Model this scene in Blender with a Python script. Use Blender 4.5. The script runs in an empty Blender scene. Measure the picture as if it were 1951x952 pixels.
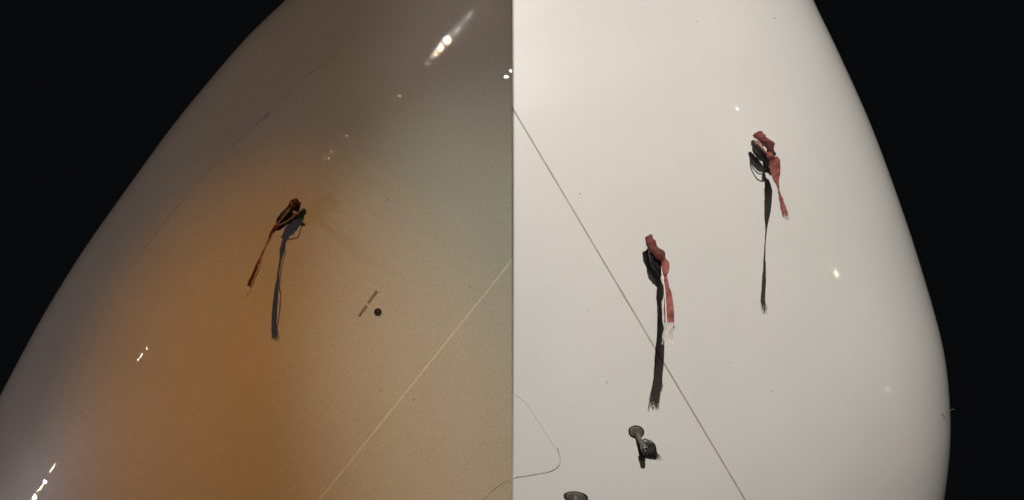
import bpy, bmesh, math, random
from mathutils import Vector, Matrix, noise
from mathutils.bvhtree import BVHTree
R = math.radians
random.seed(7)
C = bpy.context.scene.collection
scn = bpy.context.scene

# ------------------------------------------------------------------ camera
TILT = R(38)                      # the photographer looks up at the nose
M = Matrix.Translation((0, 0, 1.6)) @ Matrix.Rotation(TILT, 4, 'X')   # x right, y forward, z up of the view -> world
F = 1829.0                        # focal length in photo pixels
cam_d = bpy.data.cameras.new('camera'); cam = bpy.data.objects.new('camera', cam_d); C.objects.link(cam)
cam_d.sensor_width = 36; cam_d.lens = 36 * F / 1951; cam_d.clip_end = 200; cam_d.clip_start = 0.02
cam.location = (0, 0, 1.6); cam.rotation_euler = (R(90) + TILT, 0, 0)
scn.camera = cam
# ------------------------------------------------------------------ world, view
w = bpy.data.worlds.new('World'); scn.world = w; w.use_nodes = True
bg = w.node_tree.nodes['Background']; bg.inputs[0].default_value = (0.85, 0.9, 1.0, 1); bg.inputs[1].default_value = 0.0032
scn.view_settings.view_transform = 'Standard'; scn.view_settings.look = 'None'
scn.view_settings.exposure = 0; scn.view_settings.gamma = 1

# ------------------------------------------------------------------ lamps
def lamp(kind, name, p, target=None, power=100, col=(1, 1, 1), **kw):
    l = bpy.data.lights.new(name, kind); l.energy = power; l.color = col
    for k, v in kw.items(): setattr(l, k, v)
    o = bpy.data.objects.new(name, l); C.objects.link(o)
    P = M @ Vector(p); o.location = P
    if target is not None:
        o.rotation_euler = (M @ Vector(target) - P).to_track_quat('-Z', 'Y').to_euler()
    return o
def beam_cutoff(o, p, side, soft=0.0001):
    """cut-off added to keep the light off the other nose: the beam ends at the upright plane through the lamp and the joint of the two noses"""
    bpy.context.view_layer.update()
    ya, yb = (3.18, 3.02) if side > 0 else (3.42, 3.42)
    n = (Vector((0, ya, .8)) - Vector(p)).cross(Vector((0, yb, -.8)) - Vector(p)).normalized()
    if n.x * side < 0: n = -n
    nl = (o.rotation_euler.to_matrix().inverted() @ (M.to_3x3() @ n))
    l = o.data; l.use_nodes = True; nt = l.node_tree; nt.nodes.clear()
    tc = nt.nodes.new('ShaderNodeTexCoord'); dt = nt.nodes.new('ShaderNodeVectorMath'); dt.operation = 'DOT_PRODUCT'
    dt.inputs[1].default_value = nl
    mr = nt.nodes.new('ShaderNodeMapRange'); mr.inputs['From Min'].default_value = 0; mr.inputs['From Max'].default_value = soft  # sharp beam edge added in the nodes; no blade is built
    em = nt.nodes.new('ShaderNodeEmission'); out = nt.nodes.new('ShaderNodeOutputLight')
    nt.links.new(tc.outputs['Normal'], dt.inputs[0]); nt.links.new(dt.outputs['Value'], mr.inputs['Value'])
    nt.links.new(mr.outputs[0], em.inputs['Strength']); nt.links.new(em.outputs[0], out.inputs[0])
LR = (0.52, -2.3, 4.4)            # torch that lights the left side of the nose (right half)
LL = (-5.6, -2.4, 9.4)           # lamp that lights the right side of the nose (left half)
a_ = lamp('SPOT', 'torch_lamp', LR, (.85, 3.2, -.35), 1950, (1, .922, .855), spot_size=R(48), spot_blend=.7, shadow_soft_size=.006)
beam_cutoff(a_, LR, +1)
LF = (.6, 0, 1.0)                 # weak warm fill, added to lift the black shadows; no such lamp seen
a_ = lamp('SPOT', 'added_fill', LF, (1.1, 3.1, -.2), 20, (1, .86, .74), spot_size=R(70), spot_blend=1, shadow_soft_size=.3)
beam_cutoff(a_, LF, +1)
b_ = lamp('SPOT', 'sodium_lamp', LL, (-.84, 4.05, -1.30), 2150, (1, .36, .0), spot_size=R(13), spot_blend=1, shadow_soft_size=.08)
beam_cutoff(b_, LL, -1, .0004)
b_ = lamp('SPOT', 'brown_lamp', LL, (-.5, 4.2, 0.4), 560, (1, .66, .36), spot_size=R(40), spot_blend=.6, shadow_soft_size=.08)
beam_cutoff(b_, LL, -1, .0004)
b_ = lamp('SPOT', 'added_spot', LL, (0.6, 3.8, -1.05), 2900, (1, .98, .75), spot_size=R(13.5), spot_blend=1, shadow_soft_size=.08)  # extra spot added to brighten the lower right of this half
beam_cutoff(b_, LL, -1, .0004)
COOL = 185

# ------------------------------------------------------------------ materials
def mat(name, base, rough=.5, coat=0, metal=0, spec=.5, trans=0, noise_amt=.06, noise_scale=30, bump=0, bump_scale=200, wave=0, grain=0, gen=None):
    m = bpy.data.materials.new(name); m.use_nodes = True; nt = m.node_tree; N = nt.nodes; Lk = nt.links
    b = N['Principled BSDF']; b.inputs['Roughness'].default_value = rough; b.inputs['Metallic'].default_value = metal
    b.inputs['Coat Weight'].default_value = coat; b.inputs['Coat Roughness'].default_value = .014
    b.inputs['Specular IOR Level'].default_value = spec
    tc = N.new('ShaderNodeTexCoord')
    n1 = N.new('ShaderNodeTexNoise'); n1.inputs['Scale'].default_value = noise_scale; n1.inputs['Detail'].default_value = 5
    Lk.new(tc.outputs['Object'], n1.inputs['Vector'])
    r = N.new('ShaderNodeMapRange'); r.inputs['To Min'].default_value = 1 - noise_amt; r.inputs['To Max'].default_value = 1 + noise_amt
    r.inputs['From Min'].default_value = .3; r.inputs['From Max'].default_value = .7
    Lk.new(n1.outputs['Fac'], r.inputs['Value'])
    last = r.outputs[0]
    if grain:
        g = N.new('ShaderNodeTexNoise'); g.inputs['Scale'].default_value = 330; g.inputs['Detail'].default_value = 2
        Lk.new(tc.outputs['Object'], g.inputs['Vector'])
        r2 = N.new('ShaderNodeMapRange'); r2.inputs['To Min'].default_value = 1 - grain; r2.inputs['To Max'].default_value = 1 + grain
        r2.inputs['From Min'].default_value = .35; r2.inputs['From Max'].default_value = .65
        Lk.new(g.outputs['Fac'], r2.inputs['Value'])
        mm = N.new('ShaderNodeMath'); mm.operation = 'MULTIPLY'; Lk.new(last, mm.inputs[0]); Lk.new(r2.outputs[0], mm.inputs[1]); last = mm.outputs[0]
    mx = N.new('ShaderNodeVectorMath'); mx.operation = 'SCALE'; mx.inputs[0].default_value = base
    Lk.new(last, mx.inputs['Scale']); Lk.new(mx.outputs[0], b.inputs['Base Color'])
    nrm = None
    if wave:
        n2 = N.new('ShaderNodeTexNoise'); n2.inputs['Scale'].default_value = 1; n2.inputs['Detail'].default_value = 3; n2.inputs['Roughness'].default_value = .4
        cx = N.new('ShaderNodeCombineXYZ')
        for ax, vec in enumerate(gen):
            dp = N.new('ShaderNodeVectorMath'); dp.operation = 'DOT_PRODUCT'; dp.inputs[1].default_value = vec
            Lk.new(tc.outputs['Object'], dp.inputs[0]); Lk.new(dp.outputs['Value'], cx.inputs[ax])
        Lk.new(cx.outputs[0], n2.inputs['Vector'])
        bp = N.new('ShaderNodeBump'); bp.inputs['Strength'].default_value = 1; bp.inputs['Distance'].default_value = wave
        Lk.new(n2.outputs['Fac'], bp.inputs['Height']); nrm = bp.outputs[0]
    if bump:
        n3 = N.new('ShaderNodeTexNoise'); n3.inputs['Scale'].default_value = bump_scale; n3.inputs['Detail'].default_value = 3
        Lk.new(tc.outputs['Object'], n3.inputs['Vector'])
        bp = N.new('ShaderNodeBump'); bp.inputs['Strength'].default_value = 1; bp.inputs['Distance'].default_value = bump
        Lk.new(n3.outputs['Fac'], bp.inputs['Height'])
        if nrm: Lk.new(nrm, bp.inputs['Normal'])
        nrm = bp.outputs[0]
    if nrm:
        Lk.new(nrm, b.inputs['Normal']); Lk.new(nrm, b.inputs['Coat Normal'])
    if trans:
        t = N.new('ShaderNodeBsdfTranslucent'); Lk.new(mx.outputs[0], t.inputs[0])
        ms = N.new('ShaderNodeMixShader'); ms.inputs[0].default_value = trans
        Lk.new(b.outputs[0], ms.inputs[1]); Lk.new(t.outputs[0], ms.inputs[2]); Lk.new(ms.outputs[0], N['Material Output'].inputs[0])
    return m
def along(gx, gz, f, c):
    """axes of the rolled sheet: fine ripples along the skin's length, long ones across"""
    g = Vector((gx, 0, gz)).normalized(); q = Vector((g.z, 0, -g.x)); R3 = M.to_3x3()
    return [R3 @ g * f, R3 @ q * c, R3 @ Vector((0, 1, 0)) * c]
paint_r = mat('white_aircraft_paint', (.72, .72, .69), .42, coat=.8, noise_amt=.028, noise_scale=2.2, wave=.0006, bump=.00002, bump_scale=90, grain=.02, gen=along(-.35, 1, 22, 4))
paint_l = mat('dusty_aircraft_paint', (.70, .70, .69), .42, coat=.8, noise_amt=.03, noise_scale=2.0, wave=.0011, bump=.00004, bump_scale=80, grain=.17, gen=along(.62, .78, 24, 4))
seal_grey = mat('grey_sealant', (.38, .35, .31), .6, noise_amt=.2, noise_scale=14)
seal_pale = mat('pale_sealant', (.86, .86, .78), .6, noise_amt=.08)
groove = mat('panel_groove', (.16, .14, .13), .7)
groove_pale = mat('faint_groove', (.46, .42, .39), .7)
ink = mat('stencil_ink', (.13, .10, .08), .6, noise_amt=.4, noise_scale=120)
black = mat('black_hole', (.012, .012, .012), .5)
steel = mat('weathered_metal', (.20, .20, .17), .38, metal=.6, noise_amt=.25, noise_scale=60)
dark_metal = mat('dark_metal', (.035, .034, .03), .4, metal=.4, noise_amt=.3, noise_scale=60)
red = mat('red_cover_fabric', (.17, .040, .032), .75, trans=.18, noise_amt=.5, noise_scale=60, bump=.001, bump_scale=90)
dkred = mat('dark_red_fabric', (.07, .022, .02), .8, trans=.1, noise_amt=.25, noise_scale=60, bump=.0012, bump_scale=90)
pink = mat('faded_red_webbing', (.33, .10, .08), .7, trans=.25, noise_amt=.5, noise_scale=45, bump=.002, bump_scale=110)
palepink = mat('bleached_webbing', (.60, .36, .30), .7, trans=.2, noise_amt=.25, noise_scale=90)
blackcloth = mat('black_rubber_sheath', (.022, .018, .016), .42, noise_amt=.3, noise_scale=50, bump=.002, bump_scale=45)
cordm = mat('orange_cord', (.55, .22, .12), .6)
tan = mat('tan_cord', (.45, .33, .24), .6)
white = mat('frayed_white_thread', (.92, .88, .84), .7, trans=.3)
dirt = mat('dirt', (.09, .06, .045), .8)

# ------------------------------------------------------------------ helpers
def link(name, me, m, parent=None, smooth=True):
    o = bpy.data.objects.new(name, me); C.objects.link(o)
    if m: me.materials.append(m)
    if smooth:
        for p in me.polygons: p.use_smooth = True
    if parent: o.parent = parent; o.matrix_parent_inverse = parent.matrix_world.inverted() if False else Matrix.Translation(-parent.location)
    return o
def from_bm(name, bm, m, parent=None, smooth=True):
    """bm in view coordinates"""
    bm.transform(M)
    me = bpy.data.meshes.new(name); bm.to_mesh(me); bm.free()
    return link(name, me, m, parent, smooth)
def thing(name, p, label, cat, group=None):
    o = bpy.data.objects.new(name, None); C.objects.link(o); o.location = M @ Vector(p); o.empty_display_size = .1
    o['label'] = label; o['category'] = cat
    if group: o['group'] = group
    return o
def ray(px, py): return Vector(((px - 975.5) / F, 1, (476 - py) / F))
def catmull(pts, n):
    out = []
    k = len(pts)
    for i in range(k - 1):
        p0 = Vector(pts[max(i - 1, 0)]); p1 = Vector(pts[i]); p2 = Vector(pts[i + 1]); p3 = Vector(pts[min(i + 2, k - 1)])
        for j in range(n):
            t = j / n
            out.append(.5 * ((2 * p1) + (-p0 + p2) * t + (2 * p0 - 5 * p1 + 4 * p2 - p3) * t * t + (-p0 + 3 * p1 - 3 * p2 + p3) * t ** 3))
    out.append(Vector(pts[-1])); return out

class Hull:
    def __init__(s, sil, ye, apx, b, N0, bend, phi1, clip, power=2.0):
        N0 = Vector(N0).normalized()                       # image space (right, down), inward
        W0 = Vector((N0.x, -N0.y))                         # view space x, z
        rows = catmull(sil, 12); n = len(rows)
        phis = [R(-55 + (phi1 + 55) * j / 130) for j in range(131)]
        grid = []
        for i, q in enumerate(rows):
            t = i / (n - 1) - .5
            y0 = ye + bend * t * t
            a = apx * y0 / F
            tgt = -(q.x * N0.x + q.y * N0.y)
            S = Vector(((q.x - 975.5) / F * y0, (476 - q.y) / F * y0))
            for it in range(6):
                pts = []
                for ph in phis:
                    u = 1 - math.cos(ph); v = math.copysign(abs(math.sin(ph)) ** (2 / power), ph)
                    pts.append(Vector((S.x + W0.x * a * u, y0 - b * v, S.y + W0.y * a * u)))
                g = max(-((F * p.x / p.y + 975.5) * N0.x + (476 - F * p.z / p.y) * N0.y) for p in pts)
                S = S - W0 * ((tgt - g) * y0 / F)
            grid.append(pts)
        bm = bmesh.new()
        V = [[bm.verts.new(p) for p in r] for r in grid]
        for i in range(n - 1):
            for j in range(len(phis) - 1):
                bm.faces.new((V[i][j], V[i + 1][j], V[i + 1][j + 1], V[i][j + 1]))
        co, side = clip
        bmesh.ops.bisect_plane(bm, geom=bm.verts[:] + bm.edges[:] + bm.faces[:], plane_co=(co, 0, 0), plane_no=(side, 0, 0), clear_outer=True)
        bmesh.ops.recalc_face_normals(bm, faces=bm.faces[:])
        bm.normal_update()
        # point the normals at the viewer
        sm = sum(f.normal.y for f in bm.faces)
        if sm > 0: bmesh.ops.reverse_faces(bm, faces=bm.faces[:])
        s.bm = bm; s.tree = BVHTree.FromBMesh(bm)
    def hit(s, px, py, off=0.0):
        d = ray(px, py).normalized(); p, nn, i, dist = s.tree.ray_cast(Vector((0, 0, 0)), d)
        if p is None:
            return None, None
        # smooth-ish normal by local differences
        return p - d * off, nn
    def on(s, px, py, lift=0.0):
        p, n = s.hit(px, py)
        if n.dot(p) > 0: n = -n
        return p + n * lift
    def normal(s, px, py, e=3):
        p, n = s.hit(px, py)
        q, _ = s.hit(px + e, py); q2, _ = s.hit(px - e, py); r, _ = s.hit(px, py + e); r2, _ = s.hit(px, py - e)
        nn = (q - q2).cross(r - r2).normalized()
        if nn.dot(p) > 0: nn = -nn
        return p, nn
def keep(bm0, planes):
    bm = bm0.copy()
    for co, no in planes:
        bmesh.ops.bisect_plane(bm, geom=bm.verts[:] + bm.edges[:] + bm.faces[:], plane_co=co, plane_no=no, clear_outer=True)
    return bm
def thicken(bm, t):
    bm.normal_update()
    r = bmesh.ops.extrude_face_region(bm, geom=bm.faces[:])
    # original faces stay as back: move them in along vertex normals
    new = [v for v in r['geom'] if isinstance(v, bmesh.types.BMVert)]
    ns = set(new)
    old = [v for v in bm.verts if v not in ns]
    bm.normal_update()
    d = {v: v.normal.copy() for v in new}
    return bm
def img_plane(p0, p1, shift):
    """plane through the lens position and an image line, moved sideways by shift pixels"""
    d = Vector((p1[0] - p0[0], p1[1] - p0[1])).normalized(); nrm = Vector((d.y, -d.x)) * shift
    a = ray(p0[0] + nrm.x, p0[1] + nrm.y); b = ray(p1[0] + nrm.x, p1[1] + nrm.y)
    n = a.cross(b).normalized()
    # n points to the side of positive shift
    t = ray(p0[0] + nrm.x + (d.y), p0[1] + nrm.y - d.x)
    if n.dot(t) < 0: n = -n
    return Vector((0, 0, 0)), n
def strip(h, pts, width_px, name, m, parent, lift=.0012, jitter=0, sub=6):
    """thin sealed line lying on the skin, following image points"""
    P = catmull(pts, sub); bm = bmesh.new(); prev = None
    for i, q in enumerate(P):
        a = P[max(i - 1, 0)]; b = P[min(i + 1, len(P) - 1)]; d = (b - a).normalized(); nr = Vector((-d.y, d.x))
        wd = width_px * .5 * (1 + (jitter * noise.noise(Vector((i * .37, width_px, 3))) if jitter else 0))
        row = []
        for k, l in ((-1, -.0006), (-.6, lift), (.6, lift), (1, -.0006)):
            row.append(bm.verts.new(h.on(q.x + nr.x * wd * k, q.y + nr.y * wd * k, l)))
        if prev:
            for k in range(3): bm.faces.new((prev[k], prev[k + 1], row[k + 1], row[k]))
        prev = row
    return from_bm(name, bm, m, parent)
def loft(h, st, name, m, parent, seg=10, sub=5, crumple=0.0, seed=0, cap=True, facet=False):
    """closed lofted body; stations (px, py, stand-off, half width px, half thickness px, twist degrees)"""
    S = catmull([tuple(s) for s in st] if False else st, sub) if False else None
    k = len(st); rows = []
    def cr(a, b, c, d, t): return .5 * (2 * b + (-a + c) * t + (2 * a - 5 * b + 4 * c - d) * t * t + (-a + 3 * b - 3 * c + d) * t ** 3)
    for i in range(k - 1):
        q = [st[max(i - 1, 0)], st[i], st[i + 1], st[min(i + 2, k - 1)]]
        for j in range(sub):
            rows.append([cr(q[0][c], q[1][c], q[2][c], q[3][c], j / sub) for c in range(6)])
    rows.append(list(st[-1]))
    pos = []
    for r in rows:
        p, n = h.hit(r[0], r[1], r[2])
        pos.append(p)
    bm = bmesh.new(); rings = []
    for i, r in enumerate(rows):
        T = (pos[min(i + 1, len(pos) - 1)] - pos[max(i - 1, 0)])
        vd = pos[i].normalized()
        A = T.cross(vd)
        if A.length < 1e-5 * 1: A = Vector((1, 0, 0))
        A.normalize(); T.normalize(); B = T.cross(A).normalized()
        c_, s_ = math.cos(R(r[5])), math.sin(R(r[5]))
        U = A * c_ + B * s_; V = B * c_ - A * s_
        sc = pos[i].y / F
        ring = []
        for g in range(seg):
            an = 2 * math.pi * g / seg
            p = pos[i] + U * math.cos(an) * max(r[3], .3) * sc + V * math.sin(an) * max(r[4], .3) * sc
            if crumple:
                p += Vector([noise.noise(p * 38 + Vector((seed + q_ * 7, seed, q_))) for q_ in range(3)]) * crumple
                p += Vector([noise.noise(p * 110 + Vector((seed + q_ * 7, seed, q_))) for q_ in range(3)]) * crumple * .35
            ring.append(bm.verts.new(p))
        if rings:
            pr = rings[-1]
            for g in range(seg): bm.faces.new((pr[g], pr[(g + 1) % seg], ring[(g + 1) % seg], ring[g]))
        rings.append(ring)
    if cap:
        bm.faces.new(rings[0][::-1]); bm.faces.new(rings[-1])
    bmesh.ops.recalc_face_normals(bm, faces=bm.faces[:])
    return from_bm(name, bm, m, parent, not facet)
def threads(h, base, tip, n, spread, name, m, parent, rad=.0009, seed=1, basew=6):
    """loose threads from base (px,py,off) to tip (px,py,off)"""
    rnd = random.Random(seed); bm = bmesh.new()
    for i in range(n):
        f = rnd.uniform(-1, 1); ln = rnd.uniform(.35, 1.0)
        P = []
        bx = base[0] + f * basew
        tx = base[0] + (tip[0] - base[0]) * ln + f * basew + rnd.uniform(-1, 1) * spread
        ty = base[1] + (tip[1] - base[1]) * ln + rnd.uniform(-2, 2)
        for j in range(6):
            t = j / 5
            x = bx + (tx - bx) * t + math.sin(t * 5 + i) * 1.3 * t; y = base[1] + (ty - base[1]) * t
            p, _ = h.hit(x, y, base[2] + (tip[2] - base[2]) * t * ln + rnd.uniform(-.002, .002))
            P.append(p)
        rg = []
        for j, p in enumerate(P):
            r = rad * (1 - .5 * j / 5) * rnd.uniform(.7, 1.3)
            ring = [bm.verts.new(p + Vector((math.cos(a) * r, math.sin(a) * r * .6, math.sin(a) * r * .4))) for a in (0, 2.1, 4.2)]
            if rg:
                for g in range(3): bm.faces.new((rg[g], rg[(g + 1) % 3], ring[(g + 1) % 3], ring[g]))
            rg = ring
    o = from_bm(name, bm, m, parent); return o
def disc(h, px, py, rpx, name, m, parent, height=.006, lift=0.0, seg=36, bevel=.25, dome=0, oval=1.0):
    p, n = h.normal(px, py); sc = p.y / F; r = rpx * sc
    x = n.cross(Vector((0.15, 0, 1))).normalized(); y = n.cross(x) * oval
    bm = bmesh.new(); prof = [(r, -.004), (r, height * (1 - bevel)), (r * .94, height), (r * .5, height + dome * .75), (.0001, height + dome)]
    prev = None
    for rr, hh in prof:
        ring = [bm.verts.new(p + n * (hh + lift) + (x * math.cos(a) + y * math.sin(a)) * rr) for a in [2 * math.pi * k / seg for k in range(seg)]]
        if prev:
            for k in range(seg): bm.faces.new((prev[k], prev[(k + 1) % seg], ring[(k + 1) % seg], ring[k]))
        prev = ring
    bmesh.ops.recalc_face_normals(bm, faces=bm.faces[:])
    return from_bm(name, bm, m, parent)
def ring_(h, px, py, r0, r1, name, m, parent, height=.002, seg=36, oval=1.0):
    p, n = h.normal(px, py); sc = p.y / F
    x = n.cross(Vector((0.15, 0, 1))).normalized(); y = n.cross(x) * oval
    bm = bmesh.new(); prev = None; rows = []
    for rr, hh in ((r1, -.003), (r1 * .97, height), (r0 * 1.05, height), (r0, -.003)):
        rows.append([bm.verts.new(p + n * hh + (x * math.cos(a) + y * math.sin(a)) * rr * sc) for a in [2 * math.pi * k / seg for k in range(seg)]])
    for i in range(3):
        for k in range(seg): bm.faces.new((rows[i][k], rows[i][(k + 1) % seg], rows[i + 1][(k + 1) % seg], rows[i + 1][k]))
    bmesh.ops.recalc_face_normals(bm, faces=bm.faces[:])
    return from_bm(name, bm, m, parent)
def specks(h, pts, name, parent):
    bm = bmesh.new(); rnd = random.Random(3)
    for px, py, r in pts:
        p = h.on(px, py, .0012); n = h.normal(px, py)[1]; x = n.cross(Vector((0, 0, 1))).normalized(); y = n.cross(x); sc = p.y / F * r * .8
        el = rnd.uniform(.5, 1); an = rnd.uniform(0, 3)
        vs = []
        for k in range(8):
            a = k * math.pi / 4; u = math.cos(a) * sc * rnd.uniform(.8, 1.2); v = math.sin(a) * sc * el
            vs.append(bm.verts.new(p + x * (u * math.cos(an) - v * math.sin(an)) + y * (u * math.sin(an) + v * math.cos(an))))
        t = bm.verts.new(p + n * .0012)
        for k in range(8): bm.faces.new((vs[k], vs[(k + 1) % 8], t))
    bmesh.ops.recalc_face_normals(bm, faces=bm.faces[:])
    o = from_bm(name, bm, dirt, parent); o['kind'] = 'stuff'; return o
def glint(h, px, py, power, rad, col=(1, .9, .75), dist=7, name='glint_lamp', cone=9):
    """a small unseen lamp, placed so that the gloss of the skin mirrors it as a glint"""
    p, n = h.normal(px, py); d = p.normalized(); r = d - 2 * d.dot(n) * n
    return lamp('SPOT', name, p + r * dist, p, power, col, shadow_soft_size=rad, spot_size=R(cone), spot_blend=1)
def panel_skin(h, planes, name, m, parent, t=.004):
    bm = keep(h.bm, planes)
    bm.normal_update()
    # give the sheet its real thickness: border skirt turned inward
    edges = [e for e in bm.edges if len(e.link_faces) == 1]
    nm = {v: v.normal.copy() for e in edges for v in e.verts}
    mp = {}
    for e in edges:
        a, b = e.verts
        for v in (a, b):
            if v not in mp: mp[v] = (bm.verts.new(v.co), bm.verts.new(v.co - nm[v] * t))
        bm.faces.new((mp[a][0], mp[b][0], mp[b][1], mp[a][1]))
    ob = from_bm(name, bm, m, parent)
    return ob

# ================================================================== NOSE, left side (right half of the photo)
silR = [(1180, -900), (1390, -400), (1480, -170), (1548, 0), (1600, 108), (1660, 240), (1716, 390), (1758, 520), (1790, 640), (1801, 740), (1799, 830), (1780, 952), (1745, 1090), (1640, 1330), (1480, 1560)]
hR = Hull(silR, 3.95, 1010, .95, (-.955, .297), .5, 88, (-0.0005, -1), 2.25)
noseR = thing('aircraft_nose', (.9, 3.6, 0), 'bright side of a white aircraft nose with two covers, curving into the dark right', 'aircraft nose')
s0, s1 = (975, 204), (1420, 952)
pA = img_plane(s0, s1, 1.6); pB = img_plane(s0, s1, -1.6)
panel_skin(hR, [(pA[0], -pA[1])], 'radome', paint_r, noseR)
panel_skin(hR, [pB], 'fuselage_skin', paint_r, noseR)
bmj = keep(hR.bm, [(pB[0], -pB[1]), pA]); bmj.normal_update()
for v in bmj.verts: v.co -= v.normal * .0009
from_bm('joint_seal', bmj, seal_grey, noseR)
# ---- rounded access panel at the lower seam
pan_px = [(930, 752), (960, 746), (984, 752), (1003, 768), (1030, 808), (1056, 848), (1066, 866), (1067, 880), (1060, 890), (1047, 897), (1010, 904), (976, 909), (930, 914)]
vis = [q for q in catmull(pan_px, 5) if q.x > 977]
def patch(h, outline, cen, name, m, parent, lift, rings=6):
    bm = bmesh.new(); prev = None
    lo = [Vector(q) for q in outline]
    c0 = Vector(cen)
    for i in range(rings + 1):
        t = 1 - i / rings
        row = [bm.verts.new(h.on(c0.x + (q.x - c0.x) * max(t, .02), c0.y + (q.y - c0.y) * max(t, .02), lift if i else -.0005)) for q in lo]
        if i == 0:
            row2 = [bm.verts.new(h.on(c0.x + (q.x - c0.x) * .99, c0.y + (q.y - c0.y) * .99, lift)) for q in lo]
            for k in range(len(row) - 1): bm.faces.new((row[k], row[k + 1], row2[k + 1], row2[k]))
            row = [bm.verts.new(v.co.copy()) for v in row2]; prev = None
        if prev:
            for k in range(len(row) - 1): bm.faces.new((prev[k], prev[k + 1], row[k + 1], row[k]))
        prev = row
    bmesh.ops.recalc_face_normals(bm, faces=bm.faces[:])
    return from_bm(name, bm, m, parent)
patch(hR, vis, (978, 830), 'access_panel', paint_r, noseR, .0014)
strip(hR, [(979, 750.5), (985, 753), (1003, 768), (1030, 808), (1056, 848), (1066, 866), (1067, 880), (1060, 890), (1047, 897), (1010, 904), (979, 909)], 1.3, 'panel_gap', groove_pale, noseR, .0020, jitter=.8)
strip(hR, [(1062, 852), (1066, 866), (1067, 880), (1060, 890), (1047, 897)], 1.8, 'panel_gap', seal_grey, noseR, .0024, jitter=.9)
specks(hR, [(1105, 369, 1.8), (1475, 35, 1.9), (1327, 42, 1.3), (1470, 745, 1.5), (1156, 727, 1.4), (1680, 366, 1.3), (1700, 470, 1.0), (1296, 880, 1.1), (1120, 590, .9), (1240, 180, .9), (1390, 690, .9), (1560, 840, 1.0)], 'dirt_specks', noseR)

# ---- air data probes low on the nose
def sensor(h, bx, by, rd, name='air_data_probe'):
    p = h.on(bx, by)
    return p
def probe_parts(h, nose, bx, by, R0, tipx, tipy, off, oval):
    o = disc(h, bx, by, R0, 'probe_base_plate', steel, nose, height=.004, oval=oval)
    r = ring_(h, bx, by, R0 * .84, R0 * 1.06, 'rim', dark_metal, o, height=.0045, oval=oval); r.matrix_parent_inverse = Matrix(); r.parent = o
    for k in range(6):
        a = k * math.pi / 3 + .3
    sh = loft(h, [(bx, by, -.004, 5.2, 4.6, 0), (bx + (tipx - bx) * .12, by + (tipy - by) * .12, off * .12, 5, 4.4, 0), (bx + (tipx - bx) * .5, by + (tipy - by) * .5, off * .5, 4.4, 4, 0), (bx + (tipx - bx) * .8, by + (tipy - by) * .8, off * .8, 4.2, 4, 0), (tipx, tipy, off, 4.6, 4.6, 0)], 'probe_shank', steel, nose, seg=16)
    c = loft(h, [(tipx - (tipx - bx) * .22, tipy - (tipy - by) * .22, off * .8, 5.2, 5.2, 0), (tipx - (tipx - bx) * .2, tipy - (tipy - by) * .2, off * .82, 6.6, 6.6, 0), (tipx - (tipx - bx) * .02, tipy - (tipy - by) * .02, off, 6.6, 6.6, 0), (tipx, tipy, off * 1.02, 5.2, 5.2, 0)], 'collar', steel, sh, seg=18, sub=3)
    b = loft(h, [(tipx, tipy, off * 1.0, 5, 5, 0), (tipx + .5, tipy + 4, off * 1.05, 5.6, 5.6, 0), (tipx + 1, tipy + 9, off * 1.10, 4.2, 4.2, 0)], 'probe_tip', dark_metal, nose, seg=14, sub=3)
    return o
# (parents of sub-parts sit at the parent's own origin, so no extra offset is needed)
probe_parts(hR, noseR, 1212, 821, 15, 1229, 856, .055, .74)
# dark flat shape beside the shank, ragged lower edge
loft(hR, [(1222, 842, .004, 8, 2, 0), (1230, 848, .010, 14, 2.5, 0), (1240, 856, .014, 14, 2.5, 0), (1247, 863, .014, 8, 2, 0), (1252, 868, .012, 2.5, 1, 0)], 'dark_blade', dark_metal, noseR, seg=20, crumple=.004, seed=4)
threads(hR, (1248, 862, .012), (1258, 872, .012), 16, 2.5, 'dark_bristles', dark_metal, noseR, rad=.0012, seed=9, basew=5)
probe_parts(hR, noseR, 1097, 945, 23, 1093, 985, .09, .42)
# fine static wick standing out past the dark edge
p0, _ = hR.hit(1793, 790); dd = ray(1818, 778)
bm = bmesh.new(); q0 = p0 + Vector((-.01, .0, 0)); q1 = dd * (p0.y * 1.0)
rg = None
for t in range(5):
    c = q0.lerp(q1, t / 4); rr = .0017 * (1 - .6 * t / 4)
    ring = [bm.verts.new(c + Vector((0, math.cos(a) * rr, math.sin(a) * rr))) for a in (0, 1.26, 2.5, 3.77, 5.03)]
    if rg:
        for g in range(5): bm.faces.new((rg[g], rg[(g + 1) % 5], ring[(g + 1) % 5], ring[g]))
    rg = ring
from_bm('static_wick', bm, steel, noseR)

# ================================================================== COVER A (upper one, near the dark edge)
GR = 'pitot probe covers'
p, _ = hR.hit(1452, 285, .05)
# probes themselves are parts of the nose
loft(hR, [(1455, 300, -.01, 7, 4, 0), (1452, 292, .03, 6, 4, 0), (1448, 280, .05, 5, 5, 0)], 'pitot_probe', dark_metal, noseR, seg=12)
cA = thing('pitot_cover', p, 'upper red cloth pitot cover near the dark edge, its long red streamer tapering lower right', 'pitot cover', GR)
sh = loft(hR, [(1433, 268, .06, 3, 3, 0), (1437, 274, .065, 7.5, 5, 0), (1443, 284, .065, 10.5, 6, 0), (1450, 294, .062, 10.5, 6, 0), (1458, 303, .055, 7, 4, 0), (1463, 307, .048, 2.5, 2.5, 0)], 'sheath', blackcloth, cA, seg=20, crumple=.006, seed=2)
for dx, dy, r_ in ((-2.5, 2.5, 0), (3, -2.5, 1)):
    loft(hR, [(1437 + dx, 271 + dy, .066, 1.2, 1.2, 0), (1444 + dx * 1.6, 283 + dy * 1.6, .082, 1.2, 1.2, 0), (1453 + dx, 296 + dy, .085, 1.2, 1.2, 0), (1461 + dx * .4, 304 + dy * .4, .074, 1, 1, 0)], 'seam_rib', dark_metal, sh, seg=6)
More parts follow.
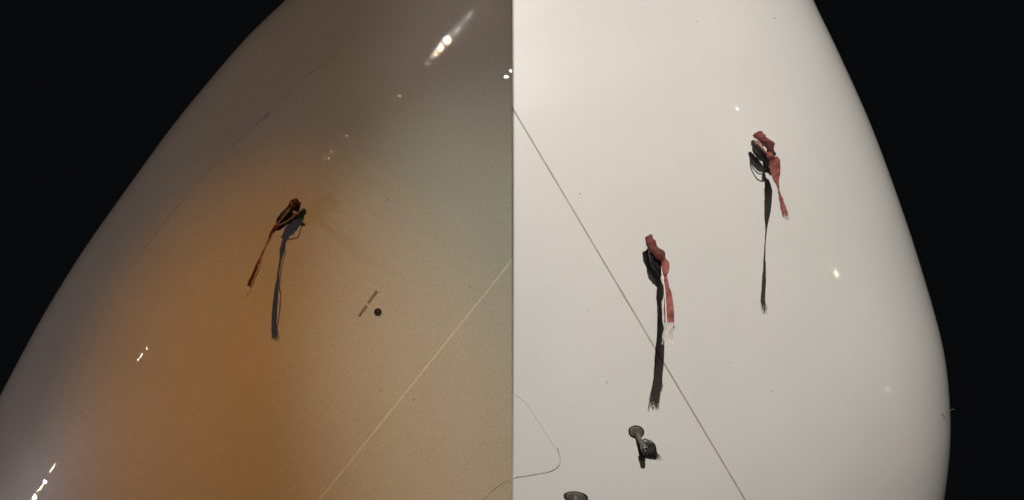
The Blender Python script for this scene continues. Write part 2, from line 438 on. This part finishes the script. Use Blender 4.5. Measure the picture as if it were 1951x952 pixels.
loft(hR, [(1449, 251, .055, 3.5, 1, 0), (1448, 255, .060, 9, 1.4, 5), (1447.5, 261, .065, 11.5, 1.5, 10), (1451, 267, .072, 9.5, 1.6, 15), (1459, 272, .080, 9, 2, 15), (1466, 280, .085, 8.5, 3, 10), (1470, 289, .086, 7, 3, 0), (1471, 298, .085, 4, 3, 0)], 'cap', red, cA, seg=9, sub=3, facet=True, crumple=.010, seed=11)
loft(hR, [(1461, 272, .092, 2, 1, 0), (1466, 281, .100, 5, 1.5, 30), (1468, 289, .1, 4, 1.5, 30), (1471, 296, .095, 2, 1, 0)], 'cap_fold', dkred, cA, seg=12, crumple=.006, seed=5)
loft(hR, [(1438, 268, .10, 1.3, 1.1, 0), (1443, 272, .135, 1.3, 1.1, 0), (1454, 284, .15, 1.4, 1.1, 0), (1463, 294, .14, 1.5, 1.2, 0), (1469, 300, .12, 1.8, 1.5, 0)], 'tie_cord', cordm, cA, seg=8)
loft(hR, [(1463, 291, .105, 2, 2, 0), (1468, 295, .12, 5, 3, 0), (1471, 299, .12, 4.5, 3, 0), (1471, 305, .115, 2, 2, 0)], 'knot', pink, cA, seg=14, crumple=.008, seed=8)
loft(hR, [(1473, 290, .10, 1.5, 1.5, 0), (1476, 293, .105, 3, 3, 0), (1475, 297, .10, 1.5, 1.5, 0)], 'eyelet', dark_metal, cA, seg=10)
loft(hR, [(1470, 301, .112, 5, .8, 0), (1475, 309, .13, 13, .8, 35), (1477, 320, .15, 12, .8, 35), (1479.5, 336, .19, 8.5, .8, 30), (1482, 352, .24, 4.2, .8, 55), (1484, 364, .275, 3.4, .8, 60), (1487, 376, .31, 4.2, .8, 40), (1491, 391, .35, 5.4, .8, 25), (1495, 405, .405, 6, .8, 20), (1496.5, 411, .425, 5, .8, 20)], 'streamer', pink, cA, seg=10, sub=6, crumple=.0015, seed=3)
threads(hR, (1497, 408, .42), (1503, 424, .445), 40, 3, 'frayed_end', white, cA, rad=.0009, seed=5, basew=3.5)['kind'] = 'stuff'

# ================================================================== COVER B (lower one, by the seam line)
p, _ = hR.hit(1250, 490, .05)
loft(hR, [(1252, 500, -.01, 7, 4, 0), (1250, 492, .03, 6, 4, 0), (1247, 482, .05, 5, 5, 0)], 'pitot_probe', dark_metal, noseR, seg=12)
cB = thing('pitot_cover', p, 'lower red pitot cover left of the other, wide streamer with bright white frayed end', 'pitot cover', GR)
loft(hR, [(1238, 463, .03, 3, 3, 0), (1241, 474, .05, 8, 6, 0), (1246, 488, .06, 12, 7, 0), (1251, 501, .06, 12, 7, 0), (1257, 513, .055, 8, 5, 0), (1261, 521, .05, 3, 3, 0)], 'sheath', blackcloth, cB, seg=20, crumple=.007, seed=22)
loft(hR, [(1241, 447, .065, 3, 1.5, 0), (1239, 451, .068, 5.5, 2.5, 0), (1238, 458, .072, 8, 3, 0), (1241, 465, .08, 9.5, 4, 5), (1249, 474, .088, 9, 5, 0), (1256, 482, .092, 9, 5, 0), (1261, 490, .094, 7, 4, 0), (1264, 497, .092, 4, 3, 0)], 'cap', red, cB, seg=9, sub=3, facet=True, crumple=.008, seed=31)
loft(hR, [(1231, 464, .07, 2.5, 1, 0), (1236, 464, .08, 3.5, 1.4, 0), (1242, 462, .085, 3, 1.4, 0)], 'cap_fold', red, cB, seg=10, crumple=.004, seed=6)
loft(hR, [(1263, 491, .095, 1.8, 1.8, 0), (1266, 496, .10, 5, 2.5, 0), (1268, 506, .105, 7, 2.5, 10), (1268, 516, .11, 6.5, 2.2, 20), (1266, 525, .115, 3, 2, 0)], 'knot', pink, cB, seg=14, crumple=.006, seed=18)
loft(hR, [(1261, 508, .10, 1.3, 1, 0), (1262, 520, .11, 2.2, 1, 0), (1264, 532, .12, 1.6, 1, 0)], 'tie_cord', white, cB, seg=8)
loft(hR, [(1266, 518, .105, 4, .9, 0), (1268, 532, .12, 4.5, .9, 20), (1270, 545, .135, 5.8, .9, 30), (1273, 562, .155, 7.5, .9, 15), (1274, 582, .18, 9, .9, 10), (1275, 600, .21, 9.8, .9, 5), (1275.5, 615, .235, 9.8, .9, 5), (1275.5, 625, .25, 9, .9, 5)], 'streamer', pink, cB, seg=12, sub=7, crumple=.002, seed=13)
loft(hR, [(1263, 530, .118, 1, .6, 0), (1266, 550, .143, 1.2, .6, 0), (1268, 575, .178, 1.2, .6, 0), (1269, 600, .215, 1.2, .6, 0), (1270, 624, .252, 1.2, .6, 0)], 'stitching', white, cB, seg=6)
threads(hR, (1275, 619, .245), (1271, 655, .29), 150, 5, 'frayed_end', white, cB, rad=.0010, seed=15, basew=8)['kind'] = 'stuff'
threads(hR, (1276, 614, .246), (1276, 634, .262), 120, 3, 'frayed_end', white, cB, rad=.0016, seed=16, basew=8)['kind'] = 'stuff'

# ================================================================== NOSE, right side (left half of the photo)
silL = [(1130, -520), (820, -240), (680, -130), (545, 0), (470, 72), (400, 152), (330, 238), (250, 348), (170, 462), (100, 576), (40, 688), (8, 750), (-70, 900), (-150, 1060), (-300, 1400), (-420, 1750)]
hL = Hull(silL, 5.15, 1180, 1.3, (.795, .606), .8, 96, (0.55, 1), 2.1)
noseL = thing('aircraft_nose', (-1, 4.6, 0), 'dim side of a white aircraft nose in brown and orange light, one cover', 'aircraft nose')
l0, l1 = (975, 495), (607, 952)
pA = img_plane(l0, l1, 2.1); pB = img_plane(l0, l1, -2.1)
panel_skin(hL, [(pA[0], -pA[1])], 'radome', paint_l, noseL)
panel_skin(hL, [pB], 'fuselage_skin', paint_l, noseL)
bmj = keep(hL.bm, [(pB[0], -pB[1]), pA]); bmj.normal_update()
for v in bmj.verts: v.co -= v.normal * .0005
from_bm('joint_seal', bmj, seal_pale, noseL)
strip(hL, [(640, 105), (560, 165), (500, 226), (420, 300), (345, 385), (275, 472)], 1.1, 'skin_joint', groove_pale, noseL, .0006, jitter=1.2)
strip(hL, [(974, 914), (960, 918), (945, 928), (925, 946), (915, 960)], 1.3, 'panel_gap', groove_pale, noseL, .0008, jitter=.8)
strip(hL, [(700, 140), (735, 215), (800, 270), (880, 320), (940, 365), (974, 388)], 1.0, 'skin_joint', groove_pale, noseL, .0002, jitter=.9) if False else None
# drain hole with its pale edge
ring_(hL, 720, 594, 7.5, 9.4, 'drain_rim', seal_pale, noseL, height=.0012)
disc(hL, 720, 594, 7.8, 'drain_hole', black, noseL, height=.0012)
# stencil: two short rows of marks too small to read
bm = bmesh.new(); rnd = random.Random(5)
A = Vector((684, 602)); B = Vector((719, 553)); d = (B - A); ln = d.length; d.normalize(); nr = Vector((-d.y, d.x))
t = 0
while t < ln - 1:
    if not (ln * .40 < t < ln * .46):
        for k in range(3):
            wd = rnd.uniform(.9, 1.9); c = A + d * t + nr * (-2.1 + k * 2.0 + rnd.uniform(-.3, .3))
            vs = [bm.verts.new(hL.on(c.x + d.x * u + nr.x * v, c.y + d.y * u + nr.y * v, .0010)) for u, v in ((0, -.8), (wd, -.8), (wd, .8), (0, .8))]
            bm.faces.new(vs)
    t += 2.3
from_bm('stencilled_note', bm, ink, noseL)
specks(hL, [(732, 140, 1.6), (738, 381, 1.2), (725, 742, 1.4), (789, 760, 1.8), (895, 546, 1.2), (420, 870, 1.2), (850, 605, 1.0), (600, 330, 1.0), (640, 480, 1.0), (555, 700, 1.1), (820, 690, 1.0)], 'dirt_specks', noseL)
strip(hL, [(511, 218), (508, 222), (504, 224)], 1.5, 'scuff_mark', groove, noseL, .0008)

def KS(k, st): return [(a[0], a[1], a[2] * k) + tuple(a[3:]) for a in st]
# ================================================================== COVER C
p, _ = hL.hit(550, 415, .06)
loft(hL, KS(.55, [(562, 410, -.02, 8, 5, 0), (556, 412, .04, 7, 5, 0), (550, 414, .07, 6, 5, 0)]), 'pitot_probe', dark_metal, noseL, seg=12)
cC = thing('pitot_cover', p, 'dark red pitot cover on the brown-lit nose, thin streamer hanging to lower left', 'pitot cover', GR)
sc = loft(hL, KS(.55, [(526, 440, .075, 2, 2, 0), (532, 433, .085, 6, 5, 0), (540, 421, .09, 11, 8, 0), (550, 409, .09, 13, 9, 0), (560, 400, .08, 11, 8, 0), (566, 393, .07, 5, 4, 0)]), 'sheath', blackcloth, cC, seg=20, crumple=.010, seed=42)
loft(hL, KS(.55, [(557, 405, .085, 3, 2, 0), (560, 398, .09, 8, 3, 0), (564, 390, .09, 9, 3, 10), (565, 384, .085, 8, 2, 10), (566, 381, .08, 4, 1.5, 0)]), 'cap', red, cC, seg=9, sub=3, facet=True, crumple=.012, seed=43)
loft(hL, KS(.55, [(545, 403, .12, 5, 2, 0), (550, 396, .12, 4, 1.6, 0), (553, 388, .12, 2, 1.2, 0), (553.5, 382, .12, 1, 1, 0)]), 'cap_fold', dkred, cC, seg=10, crumple=.004, seed=44)
loft(hL, KS(.55, [(530, 430, .13, 1.2, 1, 0), (538, 426, .145, 1.2, 1, 0), (548, 421, .15, 1.3, 1, 0), (557, 414, .12, 1.3, 1, 0), (563, 407, .10, 1.4, 1.2, 0), (560, 404, .095, 1.2, 1, 0)]), 'tie_cord', tan, cC, seg=8)
loft(hL, KS(.55, [(529, 428, .13, 1.1, 1, 0), (537, 417, .145, 1.1, 1, 0), (545, 408, .15, 1.1, 1, 0), (552, 401, .14, 1.1, 1.2, 0)]), 'tie_cord', tan, cC, seg=8)
loft(hL, KS(.55, [(559, 404, .105, 1.8, 1.6, 0), (563, 406, .11, 3.4, 2.4, 0), (568, 408, .105, 1.8, 1.5, 0)]), 'eyelet', tan, cC, seg=10, crumple=.004, seed=48)
loft(hL, KS(.55, [(531, 427, .11, 2, 2, 0), (527, 432, .125, 5, 4, 0), (522, 438, .13, 3.5, 3, 0), (519, 441, .13, 2, 2, 0)]), 'knot', pink, cC, seg=12, crumple=.008, seed=47)
loft(hL, KS(.65, [(523, 435, .12, 4, .9, 40), (518, 444, .13, 5.5, .9, 50), (512, 456, .15, 3, .9, 70), (503, 474, .175, 2.2, .9, 80), (497, 488, .20, 3.2, .9, 70), (490, 504, .225, 4.4, .9, 60), (483, 522, .25, 5, .9, 55), (477, 536, .275, 5.6, .9, 50), (473, 547, .29, 5, .9, 45)]), 'streamer', dkred, cC, seg=10, sub=6, crumple=.002, seed=45)
loft(hL, KS(.65, [(521, 442, .150, 1, .7, 0), (514, 456, .165, 1.1, .7, 0), (505, 474, .19, 1.2, .7, 0), (497, 492, .22, 1.6, .7, 0), (495, 504, .24, 1.2, .7, 0), (490, 520, .265, 1.8, .7, 0), (482, 538, .29, 1.6, .7, 0), (477, 548, .30, 1.2, .7, 0)]), 'streamer_edge', palepink, cC, seg=8, crumple=.003, seed=46)
threads(hL, (474, 545, .188), (469, 567, .212), 90, 4, 'frayed_end', white, cC, rad=.0020, seed=25, basew=4)['kind'] = 'stuff'

# ================================================================== unseen lamps placed to give the glints in the gloss
warm = (1, .82, .5)
for px, py, pw, rd, col in ((1406, 204, .8, .012, (1, .85, .75)), (1578, 490, 1.0, .012, warm), (1591, 517, 2.5, .016, (1, .9, .5)), (1665, 690, 2.0, .014, (1, .85, .75)), (1690, 742, 3, .018, (1, .8, .7)), (1705, 790, 1.8, .014, (1, .8, .7)), (1719, 838, 3, .03, (1, .55, .45))):
    glint(hR, px, py, pw * 6, rd * .5, col)
for px, py, pw, rd, col in ((628, 292, 5, .016, (1, .85, .6)), (674, 252, .8, .014, (.9, .9, 1)), (265, 680, 1.2, .02, (1, .9, .75)), (78, 922, 3, .02, (1, .75, .4)), (97, 895, 8, .024, (1, .8, .5)), (173, 798, .3, .016, (.9, .9, 1)), (973, 130, 4, .03, (.8, .9, 1))):
    glint(hL, px, py, pw * 4, rd * .9, col)
rnd = random.Random(2)
for k in range(11):
    t = k / 10
    glint(hL, 826 + 84 * t + rnd.uniform(-2, 2), 100 - 82 * t + rnd.uniform(-2, 2), rnd.uniform(2, 11), .006, (.92, .93, 1))  # lamp row added to draw the reflection out into a streak
cl = glint(hL, 84, 916, COOL, .05, (.95, .86, .98), cone=75); cl.name = cl.data.name = 'cool_fill'  # unseen lamp added as cool fill for the shadows and left edge
cl = glint(hL, 205, 790, COOL * .35, .05, (.8, .8, 1.0)) if False else None
